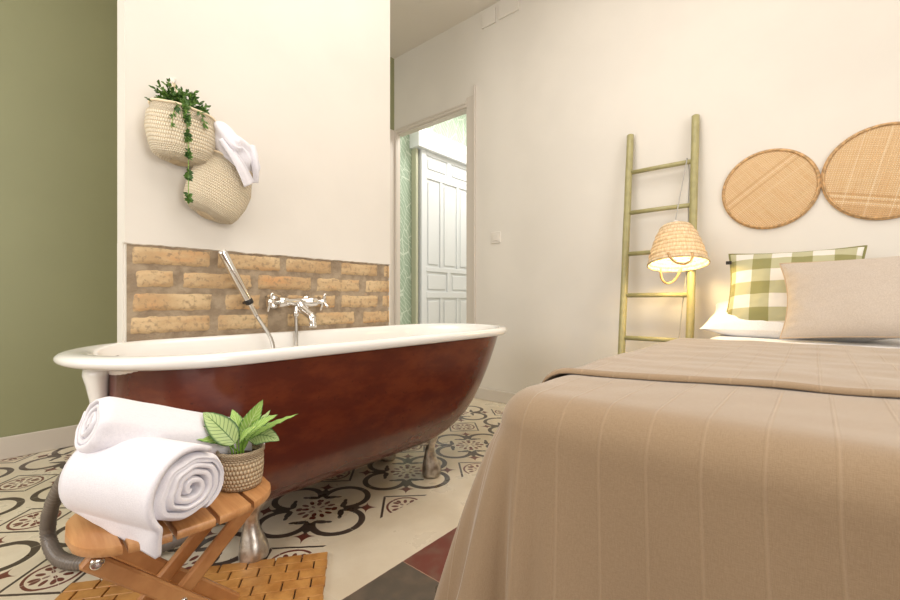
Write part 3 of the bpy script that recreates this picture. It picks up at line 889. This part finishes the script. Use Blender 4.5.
for bo, hx, hz in ((b1, -.012, .196), (b2, -.03, .222)):
    mb = MB(); mb.box((hx-.011, -.006, hz-.014), (hx+.011, 0, hz+.016), .002)
    mb.tube(spline([(hx, -.006, hz+.004), (hx, -.022, hz-.004), (hx, -.026, hz+.010)], 4), .0028, 8)
    mb.build('wall_hook', M['white_plastic'], bo, True)
    MB().tube(spline([(hx-.02, -.02, hz-.078), (hx-.006, -.018, hz-.03), (hx, -.016, hz), (hx+.006, -.018, hz-.03), (hx+.02, -.02, hz-.078)], 6), .003, 8).build('hanging_loop', M['crochet_rim'], bo)
tp = empty('trailing_plant', (.502, YC-.05, 1.380), 'green trailing plant spilling over the left wall basket', 'plant')
fl = MB(); sm = MB(); rnd = random.Random(5)
def small_leaf(mb, p, d, s, up):
    d = d.normalized(); sd = d.cross(up).normalized()
    if sd.length < .5: sd = Vector((1, 0, 0))
    u = sd.cross(d)
    pts = [p, p+d*s*.35+sd*s*.26+u*s*.05, p+d*s*.35-sd*s*.26+u*s*.05, p+d*s*.4-u*s*.06, p+d*s*.75+sd*s*.16+u*s*.02, p+d*s*.75-sd*s*.16+u*s*.02, p+d*s]
    mb.add(pts, [(0, 1, 3), (0, 3, 2), (1, 4, 3), (2, 3, 5), (3, 4, 6), (3, 6, 5)])
def sprig(pts, n, s, spread=1.0):
    P = spline(pts, 6)
    sm.tube(P, .0012, 5)
    for i in range(n):
        t = (i+rnd.random())/n; q = t*(len(P)-1); k = min(int(q), len(P)-2)
        p = P[k].lerp(P[k+1], q-k)
        dr = Vector((rnd.uniform(-1, 1), rnd.uniform(-.9, .35), rnd.uniform(-.6, .9)))*spread+(P[k+1]-P[k]).normalized()*.8
        if p.y > .03: dr.y = -abs(dr.y)
        small_leaf(fl, p, dr, s*rnd.uniform(.7, 1.25), Vector((rnd.uniform(-.4, .4), -1, rnd.uniform(-.2, .6))))
for k in range(44):
    a = rnd.uniform(-1.5, 1.5); L = rnd.uniform(.05, .10)
    base = Vector((rnd.uniform(-.04, .04), rnd.uniform(-.02, .02), -.05))
    tipv = Vector((sin(a)*L*1.0-.006, rnd.uniform(-.05, .02), cos(a)*L*.85+.004))
    sprig([base, base*.4+tipv*.45+Vector((0, 0, .025)), tipv], 26, .0135)
for (x0, x1, x2, yy, ln, nl) in ((-.010, -.004, -.002, -.072, .315, 0), (-.03, -.046, -.052, -.07, .08, 18), (.03, .046, .05, -.06, .05, 14)):
    pts = [Vector((x0*.3, -.03, .01)), Vector((x0, -.066, .0)), Vector((x1, yy, -ln*.4)), Vector((x2, yy+(.004 if ln > .2 else 0), -ln))]
    if ln > .2:
        P = spline(pts, 8); sm.tube(P, .0013, 5)
        for c_ in range(8):       # leaf clusters down the strand
            q = (c_+.9)/8.2*(len(P)-1); k = int(q); p = P[k].lerp(P[min(k+1, len(P)-1)], q-k)
            for j in range(40):
                a = rnd.uniform(0, 2*pi)
                small_leaf(fl, p+Vector((0, 0, rnd.uniform(-.013, .013))), Vector((cos(a), rnd.uniform(-.8, .2), sin(a)*.75)), rnd.uniform(.010, .0175), Vector((rnd.uniform(-.4, .4), -1, rnd.uniform(-.3, .5))))
    else: sprig(pts, nl, .017)
for (dx, dz, L) in ((-1, .55, .09), (.95, .28, .075)):
    sprig([Vector((0, 0, -.02)), Vector((dx*.05, -.02, .025+dz*.02)), Vector((dx*L, -.02, dz*L))], 26, .012, .6)
fl.build('foliage', M['foliage'], tp, False); sm.build('stems', M['stem'], tp)

cl = empty('white_hand_towel', (.664, YC-.066, 1.288), 'white towel bundled in the top of the right wall basket', 'towel')
mb = MB()
def lump(u, v):
    a = 2*pi*u; ph = pi*v
    x, y, z = sin(ph)*cos(a), sin(ph)*sin(a), cos(ph)
    sw = sin(3.0*atan2(z, x)+7*sqrt(x*x+z*z)+1.1)
    r = 1+.10*sw*(y < .2)+.08*nz(x*2.2, y*2.2, z*2.2)
    px, py, pz = x*.088*r, y*.052*r, z*.074*r
    py = min(py, .06)
    return Vector((px*.93+pz*-.25, py-.006, pz+px*-.35+.008))
mb.grid(lump, 96, 60, closeu=True)
mb.build('bundled_cloth', M['towel'], cl, True)
def tailf(pa, pb, w0, w1, sd, yo):
    def f(u, v):
        c = Vector(pa).lerp(Vector(pb), v); w = w0+(w1-w0)*v
        d = (Vector(pb)-Vector(pa)).normalized(); s = Vector((d.z, 0, -d.x))
        x = (u-.5)*2
        return c+s*w*x+Vector((0, yo-.008*sin(x*3+sd)*(1-.3*v)-.016*sin(pi*min(1, v*1.0)), 0))
    return f
MB().grid(tailf((-.056, -.040, .026), (.036, -.052, -.118), .012, .023, .3, 0), 14, 24).build('hanging_corner', M['towel'], cl, True, solid=.005)
MB().grid(tailf((.045, -.040, .030), (.070, -.030, -.100), .020, .008, 1.8, 0), 14, 24).build('hanging_corner', M['towel'], cl, True, solid=.005)

# ------------------------------------------------------------------ ladder
lad = empty('decorative_ladder', (2.42, .65, 0), 'olive green wooden ladder leaning on the wall beside the bed', 'ladder')
def ladX(z): return 2.365+(2.572-2.365)*z/1.72
for yy, zt_ in ((.818, 1.715), (.482, 1.735)):
    P = [Vector((ladX(z)-2.42+.0012*nz(z*5, yy), yy-.65+.002*nz(z*4, yy, 3), z)) for z in [0.0, .02]+[zt_*i/24 for i in range(1, 24)]+[zt_-.004, zt_]]
    rr_ = [.0165]+[.0195]*(len(P)-2)+[.014]
    MB().tube(P, rr_, 16).build('rail', M['ladder'], lad)
for z in (1.485, 1.248, 1.011, .776, .540, .305, .075):
    x = ladX(z)-2.42
    MB().tube([(x, .478-.65+.02, z), (x, .65-.65, z+.001), (x, .822-.65-.02, z)], .0125, 12).build('rung', M['ladder'], lad)

# ------------------------------------------------------------------ hanging lamp
LB = Vector((2.315, .512, .925))           # centre of the opening
tiltv = (Vector((0, 0, 1))+FV*.20+RV*.06).normalized()
lamp = empty('straw_pendant_lamp', LB, 'lit straw basket lamp hanging from the ladder beside the bed', 'lamp')
n_ = tiltv
prof = []
for i in range(19):
    t = i/18
    r = .135-.048*t-.021*t**4
    prof.append((r+.0022*sin(t*11*pi), .195*t))
prof += [(.058, .200), (.034, .206), (.018, .209)]
a0 = Vector((1, 0, 0)); xx = n_.cross(a0).normalized(); yv = n_.cross(xx)
def lring(r, h, n=56): return [n_*h+(xx*cos(2*pi*k/n)+yv*sin(2*pi*k/n))*r for k in range(n)]
MB().rings([lring(r, h) for r, h in prof], False, False).build('shade', M['straw'], lamp, True, solid=.004)
MB().tube(lring(.1345, .001), .004, 8, closed=True).build('shade_rim', M['straw'], lamp)
MB().lathe([(.016, .203), (.018, .209), (.014, .223), (.006, .231)], (0, 0, 0), 18, n_).build('cord_cap', M['white_plastic'], lamp)
MB().lathe([(.016, .14), (.018, .205)], (0, 0, 0), 18, n_).build('lamp_holder', M['white_plastic'], lamp)
MB().lathe([(.004, .045), (.020, .052), (.029, .072), (.029, .088), (.020, .115), (.014, .142)], (0, 0, 0), 24, n_).build('bulb', M['bulb'], lamp)
top = n_*.231
hook = Vector((ladX(1.485)-.014, .517, 1.500))-LB
P = spline([top, top*.5+hook*.5+Vector((.004, 0, 0)), hook+Vector((-.003, 0, -.02)), hook+Vector((.002, 0, .0)), hook+Vector((.016, 0, .004)), hook+Vector((.032, -.002, -.012)), hook+Vector((.028, -.008, -.10)), Vector((ladX(1.27)+.030, .512, 1.27))-LB, Vector((ladX(1.25)+.028, .512, 1.15))-LB, Vector((ladX(.9)+.030, .512, .90))-LB, Vector((ladX(.6)+.032, .53, .66))-LB, Vector((ladX(.5)+.030, .55, .35))-LB, Vector((2.56, .56, .02))-LB], 8)
MB().tube(P, .0028, 8).build('cord', plain('grey_cord', (176, 172, 166), .6), lamp)
for (cR, cF, wR, dr, tl) in ((-.058, -.130, .056, .055, -.02), (.018, .10, .050, .075, .03)):
    pts = []
    for i in range(15):
        a = pi*i/14
        pts.append(RV*(cR-cos(a)*wR)+FV*(cF+tl*sin(a))+ZV*(-dr*sin(a)+.012)+n_*.0+ZV*(cF*-.25*1.0))
    MB().tube(pts, .0058, 8).build('basket_handle', M['cane'], lamp)
li = bpy.data.lights.new('lamp_light', 'POINT'); li.energy = 5.2; li.color = (1, .74, .34); li.shadow_soft_size = .03
lo_ = bpy.data.objects.new('lamp_light', li); COL.objects.link(lo_); lo_.location = LB+n_*.035

# ------------------------------------------------------------------ woven trays
def tray(cy, cz, R, mat, label):
    o = empty('woven_cane_tray', (XH, cy, cz), label, 'wall decoration', 'woven trays above the bed')
    vs = []; fs = []; uvs = []; K = 18; N = 72
    def put(x, front):
        for k in range(K+1):
            r = R*k/K
            for j in range(N):
                a = 2*pi*j/N
                px, pz = r*cos(a), r*sin(a)
                dpt = .020-.012*(r/R)**2+.0012*nz(px*20, pz*20, cy)
                vs.append((-(dpt+(.003 if front else 0)), px, pz)); uvs.append((-px/R, pz/R))
    put(0, True)
    for k in range(K):
        for j in range(N):
            m2 = (j+1) % N
            fs.append((k*N+j, k*N+m2, (k+1)*N+m2, (k+1)*N+j))
    MB().add(vs, fs, uvs).build('woven_panel', mat, o, True, solid=.003)
    mb = MB()
    for dx, rr, q in ((-.008, R+.001, .006), (-.016, R-.003, .0045), (-.005, R-.005, .004)):
        mb.tube([(dx, rr*cos(2*pi*k/90), rr*sin(2*pi*k/90)) for k in range(90)], q, 8, closed=True)
    mb.build('rim', M['cane'], o)
tray(.172, 1.292, .188, M['weaveA'], 'smaller round woven cane tray on the wall, nearer the ladder')
tray(-.226, 1.300, .200, M['weaveB'], 'larger round woven cane tray on the wall, further from the ladder')

# ------------------------------------------------------------------ bed
BX0, BX1, BY0, BY1, BZT = .565, 2.575, -1.06, .425, .597
bed = empty('bed', ((BX0+BX1)/2, (BY0+BY1)/2, 0), 'double bed with white mattress under the brown bedspread', 'bed')
cx, cy = (BX0+BX1)/2, (BY0+BY1)/2
hx, hy = (BX1-BX0)/2, (BY1-BY0)/2
MB().box((-hx+.06, -hy+.06, .31), (hx-.005, hy-.06, .570), .05).build('mattress', M['mattress'], bed, True, bevel=.0)
MB().box((-hx+.07, -hy+.07, .12), (hx-.01, hy-.07, .31), .01).build('bed_base', M['mattress'], bed, False)
for sx in (-1, 1):
    for sy in (-1, 1):
        MB().tube([(sx*(hx-.15), sy*(hy-.15), 0), (sx*(hx-.15), sy*(hy-.15), .12)], .025, 12).build('leg', M['black_plastic'], bed)

def outline(ins, n_c=16, rc=.11):
    """rounded outline (closed) of the bed top seen from above, with cloth coordinate"""
    x0, x1, y0, y1 = BX0+ins, BX1, BY0+ins, BY1-ins
    return x0, x1, y0, y1
def cover(name, x_start, x_end, zt, off, rad, drop_fn, mat, parent, label=None, flare=True, slope=None, nside=90, nfoot=110, th=.004, foot=True):
    """U shaped skirt round foot and both sides + top"""
    # perimeter path: right side (y0) from x_end to foot, corner, foot, corner, left side to x_end
    path = []
    rc = .105; x0 = BX0-off; y0, y1 = BY0-off, BY1+off
    S = x_end-x0-rc
    for i in range(nside): path.append((x_end-S*i/nside, y0, 0, -1))
    for i in range(18): a = -pi/2-pi/2*i/18; path.append((x0+rc+rc*cos(a), y0+rc+rc*sin(a), cos(a), sin(a)))
    for i in range(nfoot): path.append((x0, y0+rc+(y1-y0-2*rc)*i/nfoot, -1, 0))
    for i in range(26): a = pi-pi/2*i/26; path.append((x0+rc+rc*cos(a), y1-rc+rc*sin(a), cos(a), sin(a)))
    for i in range(nside+1): path.append((x0+rc+S*i/nside, y1, 0, 1))
    n = len(path); vs = []; uvs = []
    V = []                                # radial profile: inner rings to hem
    insets = [.60, .54, .48, .42, .37, .32, .27, .23, .19, .16, .13, .106, .085]
    prof = [('i', q) for q in insets]
    for k in range(8):
        a = pi/2*k/7; prof.append(('r', a))
    for k in range(1, 24): prof.append(('s', k/23))
    ymid = (y0+y1)/2
    for kind, q in prof:
        for i, (px, py, nx, ny) in enumerate(path):
            cornr = abs(nx*ny)*2            # 1 at the corner diagonal
            side = abs(ny) > .5
            if kind == 'i': o_ = -q; z = zt
            elif kind == 'r': o_ = -rad*(1-sin(q)); z = zt-rad*(1-cos(q))
            else:
                dz = q*drop_fn(px, py); z = zt-rad-dz
                fold = 0
                if flare:
                    # soft folds that grow downward
                    s_ = py*6.0 if abs(nx) > .7 else px*5.0
                    fold = .020*nz(s_*1.1, dz*1.2, 3.1)*(dz/.3)+.006*nz(s_*3, dz*2, 7)*(dz/.3)
                    cc = max(0, cornr)
                    fold += dz*.10+cc*(.19*dz**.75)-.030*min(1, dz/.25)*exp(-((py-.365)/.032)**2)*(abs(nx) > .6)+.014*min(1, dz/.25)*exp(-((py-.29)/.035)**2)*(abs(nx) > .6)
                    if cc > 0: fold += .022*sin(atan2(ny, nx)*13+.6)*min(1, cc*1.6)*(dz/.3)
                o_ = fold
            X_ = px+nx*o_; Y_ = py+ny*o_
            if kind == 'i' and q >= rc:
                ri = .012; f_ = lambda v, a, b, c, d: c+(v-a)/(b-a)*(d-c)
                if abs(ny) == 1 and nx == 0: X_ = f_(px, x0+rc, x_end, x0+q+ri, x_end); Y_ = y1-q if ny > 0 else y0+q
                elif nx == -1 and ny == 0: X_ = x0+q; Y_ = f_(py, y0+rc, y1-rc, y0+q+ri, y1-q-ri)
                else: X_ = x0+q+ri*(1+nx); Y_ = (y1-q-ri*(1-ny)) if py > ymid else (y0+q+ri*(1+ny))
            if kind == 's' and abs(nx) > .7: Y_ -= .05*dz
            wr = .0035*nz(X_*5, Y_*7, 1)+.002*nz(X_*16, Y_*10, 2)
            zz = z+(wr if kind == 'i' else wr*.5)
            if slope: zz += slope(X_, Y_)
            vs.append((X_-cx, Y_-cy, zz))
            u_ = py+ny*o_ if kind != 's' else (py if abs(nx) >= abs(ny) else py+ny*(dz))
            if kind == 's' and abs(nx) < abs(ny) and abs(nx) > .01: u_ = py+ny*dz*(1-abs(nx)/.7071)
            if kind == 'i': u_ = Y_
            uvs.append((u_, z))
    fs = []
    K = len(prof)
    for k in range(K-1):
        for i in range(n-1): fs.append((k*n+i, k*n+i+1, (k+1)*n+i+1, (k+1)*n+i))
    # fill centre of top
    m_ = MB(); m_.add(vs, fs, uvs)
    m_.f += [(i, i+1, n-2-i, n-1-i) for i in range(nside)]
    m_.f.append(tuple(range(nside, n-nside)))
    return m_.build(name, mat, parent, True, solid=th)
# fitted white sheet (shows between the bedspread and the pillows)
sh_ = empty('white_bed_sheet', (cx, cy, 0), 'smooth white sheet showing between the bedspread and pillows', 'bed sheet')
cover('sheet_cloth', 0, BX1-.002, BZT-.013, -.050, .05, lambda x, y: .10, M['sheet'], sh_, flare=False, th=.003, nfoot=60)
sp_ = empty('brown_bedspread', (cx, cy, 0), 'brown bedspread with raised seams covering the bed and hanging to the floor', 'bedspread')
XE = 1.80
cover('bedspread_cloth', 0, XE, BZT+.0015, 0, .062, lambda x, y: .47, M['spread'], sp_)
# folded-back second layer, its edge crossing the bed at a slant
mb = MB(); nu, nv = 90, 120
def foldx(y): return .787+.36*(.40-y)*.98-.16*max(0, .40-y)**2+.008*sin(y*21)+.006*nz(y*9, 2) if y > -.5 else .787+.36*.9*.98-.16*.81+.01
def fl2(u, v):
    # v across bed: from far right side to left hanging edge
    arc = -1.06+v*(1.485+.05+.30)
    y = arc; zz = BZT+.0085
    fx = foldx(min(y, .42)); x = fx+(XE+.006-fx)*u
    e = (x-fx)
    lift = .006*max(0, 1-abs(e-.012)/.03)
    if y > .38:
        s = y-.38; r = .052
        if s < r*pi/2: y = .38+r*sin(s/r); zz -= r*(1-cos(s/r))
        else: q = s-r*pi/2; zz -= r+q; y = .38+r+.008+q*.12+.016*nz(x*5.5, q*1.2, 3.1)*(q/.3)
    zz += lift+.0035*nz(x*5, y*7, 1)+.002*nz(x*16, y*10, 2)+.0025*nz(x*11, y*9, 12)
    if e < .004: zz -= .006
    return (x-cx, y-cy, zz)
mb.grid(fl2, nu, nv)
for j in range(nv+1):
    for i in range(nu+1): mb.uv[j*(nu+1)+i] = (-1.06+j/nv*1.835-.012, 0)
mb.build('folded_layer', M['spread'], sp_, True, solid=.0035)

# pillows
def pillow(name, W_, H_, T_, mat, loc, rot, label, cat, flange=0, sag=.0, seed=1, piping=None, partname='pillow_cover'):
    o = empty(name, loc, label, cat)
    Mx = Euler(rot, 'XYZ').to_matrix()
    def f(u, v, s):
        a, b = u*2-1, v*2-1
        ex_, ey_ = abs(a), abs(b)
        pinch = 1-.055*(1-b*b)*0
        x = a*W_/2*(1-.085*(1-abs(b)**2)*ex_**3)
        z = b*H_/2*(1-.07*(1-abs(a)**2)*ey_**3)
        t = max(0, (1-ex_**2.6))**.55*max(0, (1-ey_**2.6))**.55
        y = s*T_/2*t*(1-.12*b)
        if t > 0: y += s*(.006*nz(a*2.5, b*2.5, seed+s)+.003*nz(a*7, b*7, seed))*min(1, t*2)
        # gathers near the side seam
        y += s*.0035*sin(b*26+seed)*max(0, 1-(1-ex_)/.22)*min(1, t*3)
        return Mx @ Vector((x, y, z+sag*t))
    mb = MB(); n1, n2 = 56, 40
    mb.grid(lambda u, v: f(u, v, -1), n1, n2); mb.grid(lambda u, v: f(u, v, 1), n1, n2)
    cv = mb.build(partname, mat, o, True)
    ed = [f(i/40, 0, 1) for i in range(40)]+[f(1, i/30, 1) for i in range(30)]+[f(1-i/40, 1, 1) for i in range(40)]+[f(0, 1-i/30, 1) for i in range(30)]
    if piping: MB().tube(ed, .0032, 8, closed=True).build('seam_piping', piping, cv)
    return o, f
# local x = across bed; rotate so that local +x points to -Y world; local z leans back toward +X
def prot(lean, yaw=0, rl=0): return (Matrix.Rotation(radians(-90+yaw), 3, 'Z') @ Matrix.Rotation(radians(lean), 3, 'X') @ Matrix.Rotation(radians(rl), 3, 'Y')).to_euler()
# local -y faces the foot of bed (-X): Rz(-90): x->-Y, y->X ; lean: top goes to +y => negative X rotation
pillow('white_bed_pillow', .66, .42, .15, M['sheet'], (2.435, .075, BZT+.078), prot(-74), 'white sleeping pillow leaning on the wall behind the gingham cushion', 'pillow', seed=3)
gp, gf = pillow('gingham_cushion', .475, .385, .12, M['gingham'], (2.345, .080, BZT+.198), prot(-24, -2), 'green and white gingham cushion behind the greige cushion', 'cushion', seed=5, piping=plain('green_trim', (136, 132, 84), .9))
pillow('greige_cushion', .62, .325, .15, M['greige'], (2.185, -.200, BZT+.166), prot(-20, -4, -2.5), 'plain greige rectangular cushion in front on the bed', 'cushion', seed=9, piping=plain('greige_trim', (190, 166, 140), .9))
tg = MB(); tg.box((-.012, -.001, -.008), (.012, .001, .008), 0, Matrix.Translation((.03, .228, .13)) @ Matrix.Rotation(radians(75), 4, 'Z'))
tg.build('care_label', M['black_plastic'], gp, False)

# ------------------------------------------------------------------ lights & camera
def area(name, loc, target, sx, sy, e, col):
    l = bpy.data.lights.new(name, 'AREA'); l.shape = 'RECTANGLE'; l.size = sx; l.size_y = sy; l.energy = e; l.color = col
    o = bpy.data.objects.new(name, l); COL.objects.link(o); o.location = loc
    o.rotation_euler = (Vector(target)-Vector(loc)).to_track_quat('-Z', 'Y').to_euler(); return o
area('window_daylight_rear', (XB-.02, 1.35, 1.6), (1, 1.35, 1.4), 2.2, 1.4, 50, (1, .96, .91))
area('window_daylight_right', (.5, YR-.0, 1.45), (.5, 1, 1.2), 1.5, 1.8, 40, (1, .965, .92))
area('ceiling_lamp_light', (.9, .5, ZC-.04), (.9, .5, 0), 1.8, 1.8, 34, (1, .95, .89))
area('hall_daylight_fill', (3.5, 2.1, 2.86), (3.5, 2.3, 0), .9, .7, 30, (1, .98, .94))  # added area light standing in for the hall's daylight, no real fixture
w = bpy.data.worlds.new('sky'); w.use_nodes = True; bpy.context.scene.world = w
w.node_tree.nodes['Background'].inputs[0].default_value = (.75, .85, 1, 1); w.node_tree.nodes['Background'].inputs[1].default_value = .6
cam = bpy.data.cameras.new('camera'); cam.lens = 17; cam.sensor_width = 36; cam.clip_start = .02
co_ = bpy.data.objects.new('camera', cam); COL.objects.link(co_); co_.location = (0, 0, H); co_.rotation_euler = (radians(90), 0, radians(40.65-90))
sc = bpy.context.scene; sc.camera = co_
sc.view_settings.view_transform = 'Standard'; sc.view_settings.look = 'None'; sc.view_settings.gamma = 1; sc.view_settings.exposure = .0
